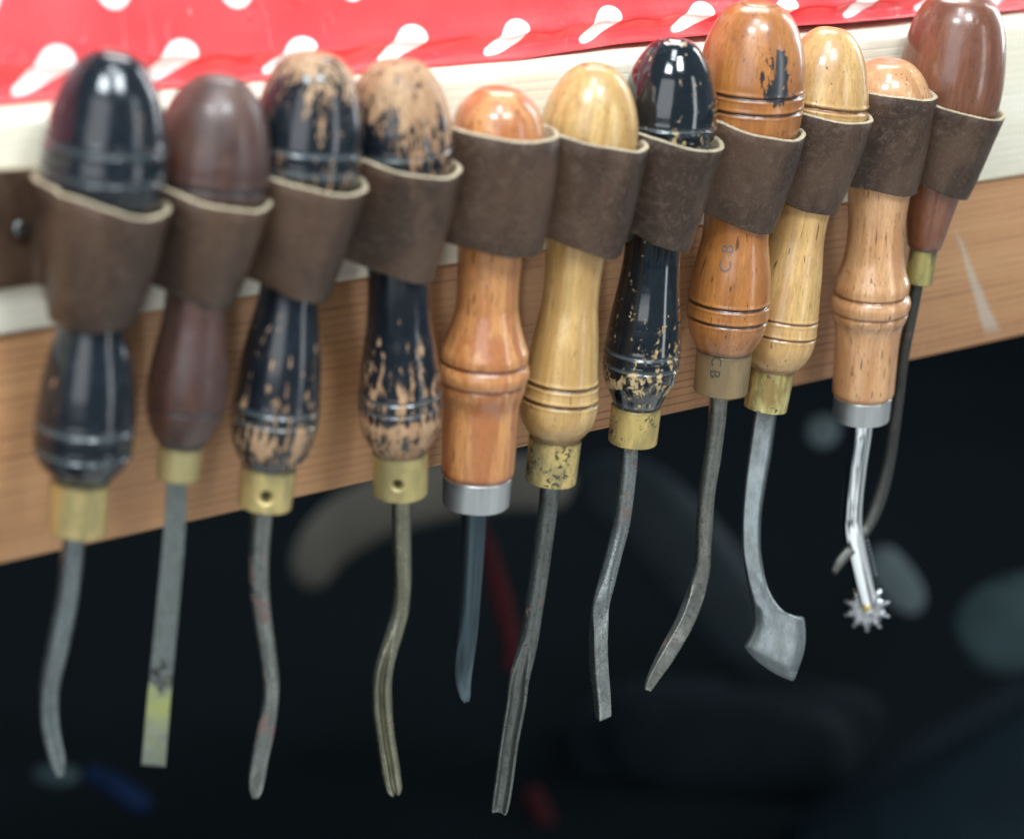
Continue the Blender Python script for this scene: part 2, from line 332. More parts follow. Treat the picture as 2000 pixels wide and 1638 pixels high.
# ---------------------------------------------------------------- tools
C = .023                                               # handle axes hang this far in front of the bench face
GROUP = 'leatherworking hand tools hanging in the leather loops'
TOOLS = []
class Tool: pass
def make_tool(label, ax, prof, grooves, fer, hmat, fmat, wear=None, hgrime=None, hole=None, ring_top=None, body_label=None, ferrule_label=None, wang=None):
    T = Tool(); (x0, y0), (x1, y1) = ax
    line = lambda y: at_y(x0+(x1-x0)*(y-y0)/(y1-y0), y, -C)
    base, top = line(fer[2]), line(prof[0][0])
    zax = nrm(top-base); xax = nrm(RIGHT-zax*np.dot(RIGHT, zax)); yax = np.cross(zax, xax)
    Mx = Matrix.Identity(4)
    for i in range(3): Mx[i][0], Mx[i][1], Mx[i][2], Mx[i][3] = xax[i], yax[i], zax[i], base[i]
    T.Mx, T.base, T.top, T.z, T.line = Mx, base, top, zax, line
    T.root = empty('leather_tool', base, label, 'hand tool', GROUP, Mx)
    tilt = math.cos(math.atan((x1-x0)/(y1-y0)))
    sof = lambda y: float(np.dot(line(y)-base, zax))
    rof = lambda y, hw: hw*tilt*proj(line(y))[1]/F
    T.sof, T.rof = sof, rof
    s = np.array([sof(y) for y, _ in prof]); r = np.array([rof(y, h) for y, h in prof])
    # close the bottom inside the ferrule
    s = np.append(s, s[-1]-.0015); r = np.append(r, rof(fer[1], fer[0])-.0008)
    t = np.concatenate([[0], np.cumsum(np.hypot(np.diff(s), np.diff(r)))])
    ti = np.concatenate([np.linspace(0, .012, 26)[:-1], np.arange(.012, t[-1], .00038), [t[-1]]])
    si, ri = pchip(t, s, ti), pchip(t, r, ti)
    for _ in range(10):                                 # relax the joints between measured points
        ri[2:-1] = .25*ri[1:-2]+.5*ri[2:-1]+.25*ri[3:]
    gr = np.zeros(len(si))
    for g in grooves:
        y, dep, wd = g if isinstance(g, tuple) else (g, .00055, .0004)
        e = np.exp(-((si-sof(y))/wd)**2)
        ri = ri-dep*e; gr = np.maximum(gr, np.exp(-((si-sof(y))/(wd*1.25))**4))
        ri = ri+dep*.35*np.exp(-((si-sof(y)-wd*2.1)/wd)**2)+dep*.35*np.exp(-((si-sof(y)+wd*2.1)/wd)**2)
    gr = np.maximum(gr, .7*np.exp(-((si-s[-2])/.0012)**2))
    if ring_top:                                        # turned centre on the crown of the bulb
        e = np.exp(-((ri-ring_top)/.0005)**2)*(si > s[0]-.02); si = si-.0004*e; gr = np.maximum(gr, .6*e)
    ri = np.maximum(ri, 1e-5)
    V, Fc, a = lathe_arrays(si, ri)
    # hand-turned: a hair off round
    ang = np.tile(a, len(si)); zz = V[:, 2]; ph = x0*.013
    k = 1+.006*np.cos(2*ang+ph+zz*20)+.004*np.cos(3*ang+ph*3+zz*45)
    V[:, 0] *= k; V[:, 1] *= k
    at = {'grime_or_glint': np.repeat(gr, len(a))}
    yy = np.interp(-si, -s[:-1], [p[0] for p in prof])
    if wear:
        wv = np.interp(yy, [q[0] for q in wear], [q[1] for q in wear]); wv = np.repeat(wv, len(a))
        at['wear'] = wv+(wang(np.repeat(yy, len(a)), ang) if wang else 0)
    if hgrime: at['grime_or_glint'] = np.maximum(at['grime_or_glint'], hgrime(np.repeat(yy, len(a)), ang))
    if wear and getattr(wear, 'f', None): pass
    o = mesh_obj('handle', V, Fc, hmat, T.root, attrs=at); T.handle = o; T.yy = np.repeat(yy, len(a)); T.ang = ang
    if body_label: o['label'] = body_label
    # ferrule
    R0, top_s = rof((fer[1]+fer[2])/2, fer[0]), sof(fer[1])
    z = np.concatenate([[top_s, top_s, top_s-.0002, top_s-.0005], np.linspace(top_s-.0009, .0009, 46), [.0005, .0002, 0, 0, .0002]])
    r1, r2 = R0*1.01, R0*.985
    rr = r1+(r2-r1)*(top_s-z)/top_s
    rr[0] = R0-.0014; rr[1] = r1-.0003; rr[2] = r1-.0001; rr[-2] = R0*.99-.0005; rr[-3] -= .0001; rr[-1] = .0015
    V, Fc, a = lathe_arrays(z, rr, 96); ang = np.tile(a, len(z)); g = np.zeros(len(V))
    g = np.maximum(g, .8*np.exp(-((V[:, 2]-top_s)/.0006)**2))
    k = 1+.006*np.cos(2*ang+ph)+.0035*np.sin(5*ang+V[:, 2]*260); V[:, 0] *= k; V[:, 1] *= k
    if hole:
        hx, hy, hr = hole; zc = sof(hy); c0 = x0+(x1-x0)*(hy-y0)/(y1-y0)
        th = -math.pi/2+math.asin((hx-c0)/fer[0])
        d = np.hypot(((ang-th+math.pi) % (2*math.pi)-math.pi)*R0, V[:, 2]-(zc+R0*.0))
        e = 1/(1+np.exp((d-hr)/.00018)); q = 1-e*(.0035/R0); V[:, 0] *= q; V[:, 1] *= q; g = np.maximum(g, e)
    o = mesh_obj('ferrule', V, Fc, fmat, T.root, attrs={'grime_or_glint': g}); T.ferrule = o; T.R0 = R0
    if ferrule_label: o['label'] = ferrule_label
    TOOLS.append(T); return T

def local(T, P): return np.array((T.Mx.inverted() @ Vector(P))[:])
def section(kind, n=40, depth=.5, gw=.3, pw=4.0, sgn=1):
    """unit cross-section: x across the picture, y away from the camera"""
    a = np.arange(n)/n*2*math.pi; c, s_ = np.cos(a), np.sin(a)
    if kind == 'round': return np.stack([c, s_], -1)
    if kind == 'rect': return np.stack([np.sign(c)*np.abs(c)**(2/pw), np.sign(s_)*np.abs(s_)**(2/pw)], -1)
    p = np.stack([np.sign(c)*np.abs(c)**(2/pw), np.sign(s_)*np.abs(s_)**(2/pw)], -1)
    f = (s_ < 0)
    p[:, 1] += f*depth*np.exp(-(np.abs(p[:, 0])/gw)**4)
    return p
def sweep(T, name, pts, secs, mat, label=None, step=.0012, ybend=None, round_end=True, nsec=40):
    """pts: (px, py, half width px, thickness ratio, twist deg); secs: [(py, section array)]"""
    pts = [tuple(p)+(1.0, 0.0)[len(p)-3:] if len(p) < 5 else tuple(p) for p in pts]
    P, Wd = [], []
    for i, p in enumerate(pts):
        dy = ybend[i] if ybend else 0.0
        q = at_y(p[0], p[1], -C+dy); P.append(q); Wd.append(p[2]*proj(q)[1]/F)
    P = np.array(P); t = np.concatenate([[0], np.cumsum(np.linalg.norm(np.diff(P, axis=0), axis=1))])
    n = max(12, int(t[-1]/step)); ti = np.linspace(0, t[-1], n)
    Q = np.stack([cubic(t, P[:, k], ti) for k in range(3)], -1)
    wd = pchip(t, Wd, ti); th = pchip(t, [p[3] for p in pts], ti); tw = np.radians(pchip(t, [p[4] for p in pts], ti)); yy = np.interp(ti, t, [p[1] for p in pts])
    tan = np.gradient(Q, axis=0); V = []
    for i in range(n):
        tg = nrm(tan[i]); view = nrm(Q[i]-CAM); sd = nrm(np.cross(view, tg)); sd = sd if np.dot(sd, RIGHT) > 0 else -sd
        nn = np.cross(tg, sd); nn = nn if np.dot(nn, view) > 0 else -nn
        # section by interpolation along the picture height
        k = 0
        while k < len(secs)-1 and yy[i] > secs[k+1][0]: k += 1
        if k < len(secs)-1:
            f = np.clip((yy[i]-secs[k][0])/max(1e-6, secs[k+1][0]-secs[k][0]), 0, 1); sc = secs[k][1]*(1-f)+secs[k+1][1]*f
        else: sc = secs[k][1]
        ca, sa = math.cos(tw[i]), math.sin(tw[i])
        x, y = sc[:, 0], sc[:, 1]*th[i]
        V.append(Q[i]+wd[i]*((x*ca-y*sa)[:, None]*sd+(x*sa+y*ca)[:, None]*nn))
    V = np.concatenate(V); ns = nsec; Fc = []
    for i in range(n-1):
        for j in range(ns): j2 = (j+1) % ns; Fc.append((i*ns+j, i*ns+j2, (i+1)*ns+j2, (i+1)*ns+j))
    c0 = len(V); V = np.vstack([V, V[:ns].mean(0), V[-ns:].mean(0)])
    for j in range(ns): j2 = (j+1) % ns; Fc.append((c0, j2, j)); Fc.append((c0+1, (n-1)*ns+j, (n-1)*ns+j2))
    iv = np.array(T.Mx.inverted()); V = V @ iv[:3, :3].T+iv[:3, 3]
    o = mesh_obj(name, V, Fc, mat, T.root)
    if label: o['label'] = label
    return o
RD, RC = section('round'), section('rect')

TAN, TAN2, PORE = (.46, .27, .14), (.36, .17, .07), (.06, .025, .012)
BLK = (.006, .0085, .012)
# ---- 1: near, black, two scored rings
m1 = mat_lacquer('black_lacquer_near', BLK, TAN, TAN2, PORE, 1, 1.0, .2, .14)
t1 = make_tool('tool with glossy black double-ringed handle hanging in the leftmost loop', ((220, 97), (149, 1050)),
    [(97, 0), (99, 22), (103, 38), (120, 63), (150, 84), (170, 95), (205, 106), (243, 115), (287, 122), (324, 125), (345, 122), (400, 112), (450, 100), (560, 68), (600, 64), (642, 66), (697, 82), (765, 94), (833, 99), (867, 98), (902, 87), (920, 70), (929, 60)],
    [(278, .0011, .0006), (333, .0010, .0006), (825, .0007, .0006), (874, .0007, .0006)], (57.5, 936, 1036), m1, mat_brass('brass_plain', 1, pat=-.14),
    wear=[(97, .40), (200, .375), (290, .385), (400, .39), (642, .36), (760, .39), (860, .40), (929, .38)])
sweep(t1, 'shank', [(146, 1030, 21), (143, 1060, 21.5), (132, 1161, 22), (113, 1261, 22), (97, 1341, 19), (99, 1422, 17.5, .8), (112, 1482, 15, .6), (118, 1514, 6, .6)],
      [(1300, RD), (1400, section('groove', depth=.7, gw=.35, pw=3))], mat_steel('steel_1', 1, rust_k=-.02, col=(.34, .38, .38)))
# ---- 2: matte dark maroon, flat blade
m2 = mat_wood('maroon_stained_wood', (.085, .034, .022), (.045, .019, .014), (.015, .01, .01), 2, .42, .35, .3, pores=.0, grime_or_glint=(.012, .01, .012))
t2 = make_tool('tool with dull maroon bulb handle and straight flat blade smeared yellow', ((432, 144), (345, 945)),
    [(144, 0), (146, 25), (151, 42), (170, 66), (206, 92), (243, 105), (280, 113), (316, 118), (353, 117), (390, 106), (450, 85), (560, 62), (611, 62), (662, 67), (697, 73), (731, 77), (765, 79), (799, 76), (833, 66), (861, 49)],
    [(353, .0005, .0008), (790, .0003, .0005)], (42, 868, 932), m2, mat_brass('brass_dull', 2, col=(.40, .33, .16), pat=-.16, rough=.5))
zt2 = local(t2, at_y(310, 1290, -C))[2]; zt2b = local(t2, at_y(305, 1330, -C))[2]
sweep(t2, 'blade', [(346, 925, 18, .35), (344, 980, 20.5, .28), (328, 1181, 22, .2), (312.5, 1342, 22.5, .17), (299.5, 1494, 23.5, .12)], [(900, section('rect', pw=9))],
      mat_steel('steel_2', 2, col=(.30, .33, .31), dark=(.12, .13, .12), rust_k=-.1, rough=.42, paint=(zt2b, zt2, zt2b-.004)), 'flat straight blade smeared with yellow near its tip')
# ---- 3: black worn to tan, hole in ferrule
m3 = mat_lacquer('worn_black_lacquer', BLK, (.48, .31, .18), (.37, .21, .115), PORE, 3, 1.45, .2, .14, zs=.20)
t3 = make_tool('tool with chipped black bulb worn tan on its crown, third from left', ((618, 103), (516, 990)),
    [(103, 0), (105, 28), (109, 44), (120, 62), (133, 75), (170, 92), (206, 102), (243, 110), (280, 113), (316, 113), (353, 106), (400, 92), (500, 66), (560, 59), (594, 61), (640, 69), (697, 79), (765, 85), (799, 87), (833, 86), (867, 78), (888, 68), (902, 57)],
    [(283, .0004, .0005), (320, .0004, .0005), (790, .0006, .0005), (813, .0006, .0005)], (54.5, 910, 987), m3, mat_brass('brass_holed', 3, pat=-.13),
    wear=[(103, .54), (140, .515), (170, .48), (195, .445), (215, .43), (270, .425), (295, .45), (345, .455), (400, .41), (600, .385), (700, .42), (750, .435), (800, .435), (820, .475), (850, .51), (902, .46)], hole=(524, 955, .0018))
sweep(t3, 'shank', [(514, 980, 21), (511, 1012, 21), (506, 1100, 19.5), (509.5, 1181, 18.5), (521, 1261, 17), (530, 1342, 15.5, .9), (520, 1422, 17, .8), (504, 1502, 16.5, .6), (500, 1540, 13, .45), (499, 1557, 6, .4)],
      [(1380, RD), (1440, section('rect', pw=3.5))], mat_steel('steel_3', 3, rust_k=.13, col=(.34, .36, .33), rust=(.13, .07, .055)), 'curved round shank spotted with rust')
# ---- 4: tan bulb with black patches, forked shank
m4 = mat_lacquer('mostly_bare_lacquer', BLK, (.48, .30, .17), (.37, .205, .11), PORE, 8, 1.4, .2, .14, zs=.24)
t4 = make_tool('tool with bare tan bulb patched black and black neck, fourth from left', ((777, 120), (782, 970)),
    [(120, 0), (121, 30), (123, 41), (133, 57), (152, 74), (170, 84), (206, 96), (243, 104), (280, 107), (316, 106), (346, 97), (400, 82), (480, 64), (553, 61), (629, 64), (667, 70), (705, 75), (743, 79.5), (781, 81.5), (818, 81), (837, 76), (856, 67), (871, 57)],
    [(282, .0005, .0005), (324, .0004, .0004), (762, .0006, .0005), (784, .0006, .0005)], (54.5, 879, 961), m4, mat_brass('brass_holed_smooth', 4, col=(.52, .42, .17), pat=-.16),
    wear=[(120, .56), (190, .545), (235, .505), (275, .485), (300, .47), (345, .47), (420, .39), (600, .38), (660, .425), (700, .45), (770, .465), (795, .465), (812, .56), (835, .49), (871, .56)], wang=lambda y, a: (-.16*np.clip(np.cos(a-3.75), 0, 1)**1.5+.02)*np.exp(-((y-275)/70)**2), hole=(779, 926, .0015), ring_top=.0062)
sweep(t4, 'shank', [(784, 955, 19), (784, 974, 19), (785.5, 1068, 18.5), (786, 1153, 17), (781, 1196, 17.3), (769.5, 1238, 17.5), (756, 1281, 18), (747, 1323, 19.5), (746, 1366, 20), (752, 1430, 18.5), (762, 1494, 18.5), (769, 1536, 17, .9), (772, 1549, 11, .8)],
      [(1240, RD), (1310, section('groove', depth=1.0, gw=.22, pw=2.6))], mat_steel('steel_4', 4, col=(.36, .34, .24), dark=(.13, .13, .11), rust_k=-.02), 'S-bent shank ending in a slotted tip')
# ---- 5: orange beaded handle with aluminium ferrule
m5 = mat_wood('orange_varnished_wood', (.60, .27, .095), (.40, .13, .038), (.09, .025, .01), 5, .36, .7, .12, pores=.75, grime_or_glint=(.14, .035, .012))
alu = NT('aluminium'); an = alu.noise(alu.co((1, 1, .03)), 500, 3); alu = alu.done(alu.mix(alu.ramp(an, .3, .7), (.60, .60, .58), (.50, .51, .50)), alu.ramp(alu.noise(alu.co(), 60, 3), .3, .7, .30, .42), .92, alu.bump(an, .1, .0002))
def bead(y0, y1, y2): return lambda yy, a: .75*np.exp(-((yy-y0)/4)**2)+.5*np.exp(-((yy-y1)/4.5)**2)+.35*np.exp(-((yy-y2)/14)**2)
t5 = make_tool('tool with orange varnished beaded handle and aluminium ferrule left of the yellow one', ((976, 171), (929, 985)),
    [(171, 0), (172, 24), (174, 34), (188, 57), (206, 75), (225, 85), (243, 90), (270, 94), (300, 94), (340, 88), (400, 72), (450, 65), (497, 64), (553, 61), (591, 61), (629, 68), (667, 80), (688, 87), (697, 86), (703, 82.5), (709, 87), (720, 91), (732, 89), (741, 84), (748, 84.5), (762, 81.5), (781, 75.5), (799, 72.5), (837, 73), (894, 72), (921, 71)],
    [(703, .0005, .0005), (742, .0003, .0005)], (66.5, 926, 982), m5, alu, hgrime=bead(703, 745, 770))
m_dk = NT('dark_polished_steel'); an = m_dk.noise(m_dk.co((1, 1, .02)), 600, 3)
m_dk = m_dk.done(m_dk.mix(m_dk.ramp(an, .3, .7), (.085, .115, .13), (.055, .08, .095)), .28, .9, m_dk.bump(an, .15, .0002))
sweep(t5, 'blade', [(928, 975, 25), (927, 1000, 25), (918.5, 1153, 22.5), (912, 1238, 21.5), (907, 1289, 19.5, .8), (905, 1323, 16.5, .6), (908.5, 1357, 11, .5), (911.5, 1371, 5, .4)],
      [(1180, RD), (1290, section('rect', pw=5))], m_dk, 'dark polished gouge blade')
# ---- 6: yellow wood, pitted brass
m6 = mat_wood('yellow_boxwood', (.62, .40, .15), (.44, .245, .08), (.09, .04, .015), 6, .36, .5, .16, band=.8, pores=.25, grime_or_glint=(.045, .018, .008))
t6 = make_tool('tool with yellow wood handle, scored lines and long straight channelled shank', ((1165, 123), (1074, 950)),
    [(123, 0), (124, 18), (127, 29), (133, 40), (152, 60), (170, 72), (206, 88), (243, 96), (270, 97), (300, 94), (350, 84), (420, 68), (478, 61), (516, 58), (553, 55.5), (591, 56), (629, 60.5), (667, 65.5), (705, 69), (735, 72), (762, 75.5), (790, 77.5), (810, 75), (825, 70), (837, 62), (848, 53)],
    [(743, .0009, .0005), (775, .0009, .0005)], (51.5, 855, 938), m6, mat_brass('pitted_brass', 6, col=(.72, .52, .19), pat=.05), ring_top=.0045, ferrule_label='brass ferrule pitted with dark spots')
sweep(t6, 'shank', [(1074, 930, 19), (1073.5, 953, 19), (1060, 1068, 19), (1041.5, 1196, 18.5), (1030.5, 1260, 19.2), (1020, 1302, 20), (1014.5, 1323, 20.3), (1009, 1366, 20), (994.5, 1451, 18.5), (983, 1536, 18.5), (976, 1579, 17), (975, 1584, 15)],
      [(1240, RD), (1340, section('groove', depth=.75, gw=.55, pw=5))], mat_steel('steel_6', 6, col=(.24, .25, .23), dark=(.10, .10, .09), spots=.04, rust_k=.0, rough=.38), 'long straight shank with channelled end')
# ---- 7: glossy black, chips
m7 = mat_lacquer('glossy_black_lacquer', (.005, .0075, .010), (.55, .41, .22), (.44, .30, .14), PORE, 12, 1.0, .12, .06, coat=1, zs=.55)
t7 = make_tool('tool with shiny black handle flecked with pale chips, between yellow and brown handles', ((1320, 74), (1234, 875)),
    [(74, 0), (75, 16), (78, 29), (84, 41), (97, 54), (115, 66), (133, 76), (152, 83), (170, 88), (195, 94), (234, 96.5), (250, 97), (270, 93), (320, 82), (380, 68), (440, 57), (498, 56), (537, 58.5), (576, 63), (615, 68.5), (654, 72.5), (693, 75), (725, 73.5), (740, 70), (756, 63), (771, 54.5), (783, 49)],
    [(236, .0007, .0005), (268, .0006, .0005), (682, .0007, .0005), (709, .0006, .0005)], (49, 792, 862), m7, mat_brass('stained_brass', 7, col=(.66, .48, .17), tint=(.40, .30, .12), pat=.065), ring_top=.004,
    wear=[(74, .44), (110, .40), (160, .405), (215, .41), (240, .43), (270, .44), (300, .38), (520, .385), (580, .415), (640, .42), (690, .43), (715, .475), (745, .50), (783, .42)])
SQ = section('rect', pw=7)
sweep(t7, 'shank', [(1229, 855, 17.5), (1229, 881, 17.5), (1222, 960, 17.5), (1213, 1025, 17), (1197, 1089, 16.5), (1186, 1132, 17), (1175, 1174, 17), (1169, 1238, 16, .8, 30), (1170, 1302, 16, .8, 34), (1176, 1366, 15, .75, 34), (1178, 1399, 14.5, .7, 34)],
      [(1120, RD), (1190, SQ)], mat_steel('steel_7', 7, col=(.42, .45, .43), dark=(.12, .12, .11), spots=.02, rust_k=.03, rough=.3), 'cranked shank with squared tip')
# ---- 8: large brown beech, black paint blot, CB stamps
m8n = NT('brown_beech_painted_blot')
c, pm, fine = wood_nodes(m8n, (.44, .17, .042), (.32, .108, .023), (.06, .022, .01), 9, pores=.5, band=.7)
o_ = (1.3, .4, .2)
c = m8n.mix(m8n.math('MULTIPLY', m8n.attr('grime_or_glint'), .95), c, (.018, .009, .006))
bn = m8n.math('ADD', m8n.math('MULTIPLY', m8n.math('SUBTRACT', m8n.noise(m8n.co((1, 1, .4), off=o_), 520, 5, .65), .25), 2.0), m8n.attr('blot'))
bk = m8n.ramp(bn, 1.0, 1.03)
c = m8n.mix(bk, c, (.012, .014, .016))
b = m8n.bump(m8n.math('SUBTRACT', m8n.math('MULTIPLY', fine, .3), pm), .4, .00025); b = m8n.bump(bk, .5, .0002, b); b = m8n.bump(m8n.noise(m8n.co(), 75, 3), .35, .0007, b)
m8 = m8n.done(c, .36, 0, b, .55, .16)
t8 = make_tool('tool with large reddish brown handle blotted with black paint and stamped C B', ((1482, 4), (1406, 772)),
    [(4, 0), (5, 26), (7, 36), (13, 49), (20, 60), (39, 76), (59, 86), (78, 94), (98, 99.5), (117, 103), (156, 107), (195, 107.5), (234, 105), (254, 101), (300, 90), (360, 76), (420, 65), (459, 65), (498, 71), (537, 77), (576, 79.5), (605, 80), (635, 76), (654, 69.5), (670, 61), (680, 56)],
    [(172, .0008, .0005), (203, .0007, .0005), (586, .0008, .0005), (617, .0006, .0005)], (54, 684, 762), m8, mat_brass('brown_tarnished_brass', 8, col=(.33, .23, .12), tint=(.24, .17, .09), pat=-.1, rough=.45, metal=.6), ring_top=.0062)
def add_blot(T, blobs):
    V = np.zeros(len(T.handle.data.vertices)*3); T.handle.data.vertices.foreach_get('co', V); V = V.reshape(-1, 3)
    rr = np.hypot(V[:, 0], V[:, 1]).max(); k = np.zeros(len(V))
    for (px, py, sx, sy, amp) in blobs:
        (x0, y0), (x1, y1) = (1482, 4), (1406, 772)
        hwpx = np.interp(py, [4, 60, 100, 156, 234], [1, 86, 100, 107, 105]); c0 = x0+(x1-x0)*(py-y0)/(y1-y0)
        cz = T.sof(py)+0; th = -math.pi/2+math.asin((px-c0)/hwpx); sc = proj(T.line(py))[1]/F
        zc = cz-rr*math.cos(math.asin((px-c0)/hwpx))*0 + rr*math.cos(math.asin((px-c0)/hwpx))*.345
        d = ((((T.ang-th+math.pi) % (2*math.pi))-math.pi)*rr/(sx*sc))**2+((V[:, 2]-zc)/(sy*sc*1.06))**2
        k = np.maximum(k, amp*np.exp(-d**1.5))
    T.handle.data.attributes.new('blot', 'FLOAT', 'POINT').data.foreach_set('value', k.astype(np.float32))
add_blot(t8, [(1517, 138, 24, 36, .80), (1512, 178, 31, 36, .82), (1502, 198, 28, 28, .76), (1484, 160, 20, 52, .46), (1538, 172, 20, 42, .46)])
sweep(t8, 'shank', [(1404, 750, 18.5), (1403, 783, 18), (1391.5, 889, 17.5), (1380, 967, 16.5), (1375.5, 1030, 17), (1374, 1064, 15.5), (1368, 1127, 16), (1355, 1169, 16, .8, 25), (1338.5, 1211, 16.5, .7, 32), (1304, 1274, 16, .6, 34), (1270, 1334, 10, .5, 34), (1264, 1347, 7, .5, 34)],
      [(1080, RD), (1150, SQ)], mat_steel('steel_8', 8, col=(.34, .33, .29), dark=(.10, .10, .09), spots=.02, rust_k=.0), 'shank curving to a flat chisel tip')
def stamp(T, txt, px, py, h, rot, part, mat, rad, nm):
    """a stamped letter wrapped on the turned surface"""
    cu = bpy.data.curves.new('t', 'FONT'); cu.body = txt; cu.size = h; cu.align_x = 'CENTER'; cu.align_y = 'CENTER'; cu.extrude = .00006; cu.offset = -.00004; cu.resolution_u = 4
    ob = bpy.data.objects.new('t', cu); COL.objects.link(ob); dg = bpy.context.evaluated_depsgraph_get()
    me = bpy.data.meshes.new_from_object(ob.evaluated_get(dg)); bpy.data.objects.remove(ob)
    import bmesh
    bm = bmesh.new(); bm.from_mesh(me); bmesh.ops.subdivide_edges(bm, edges=bm.edges[:], cuts=1); bm.to_mesh(me); bm.free()
    (x0, y0), (x1, y1) = (1482, 4), (1406, 772); c0 = x0+(x1-x0)*(py-y0)/(y1-y0); hw = rad[1]
    off = math.asin((px-c0)/hw); th0 = -math.pi/2+off; z0 = T.sof(py)+rad[0]*math.cos(off)*.345
    cr_, sr_ = math.cos(rot), math.sin(rot)
    for v in me.vertices:
        x, y = v.co.x*cr_-v.co.y*sr_, v.co.x*sr_+v.co.y*cr_
        zz = z0+y; r = rad[0]+v.co.z+.00002
        if rad[2]: r = float(np.interp(zz, rad[2][0], rad[2][1]))+v.co.z+.00003
        th = th0+x/r; v.co = (r*math.cos(th), r*math.sin(th), zz)
    me.materials.clear(); me.materials.append(mat)
    o = bpy.data.objects.new(nm, me); COL.objects.link(o); o.parent = part; return o
hv = np.zeros(len(t8.handle.data.vertices)*3); t8.handle.data.vertices.foreach_get('co', hv); hv = hv.reshape(-1, 3)
seg = 120; zr = hv[::seg, 2]; rrr = np.hypot(hv[:, 0], hv[:, 1]).reshape(-1, seg).mean(1); srt = np.argsort(zr)
m_st = mat_plain('stamp_fill', (.15, .12, .10), .7); m_st2 = mat_plain('stamp_dark', (.05, .045, .03), .6)
stamp(t8, 'B', 1414, 492, .0062, math.pi/2, t8.handle, m_st, (t8.rof(492, 70), 70, (zr[srt], rrr[srt])), 'stamped_letter')
stamp(t8, 'C', 1409, 526, .0062, math.pi/2, t8.handle, m_st, (t8.rof(526, 75), 75, (zr[srt], rrr[srt])), 'stamped_letter')
stamp(t8, 'C', 1393, 707, .0056, -math.pi/2, t8.ferrule, m_st2, (t8.R0*1.006, 54, None), 'stamped_letter')
stamp(t8, 'B', 1390, 731, .0056, -math.pi/2, t8.ferrule, m_st2, (t8.R0*1.004, 54, None), 'stamped_letter')
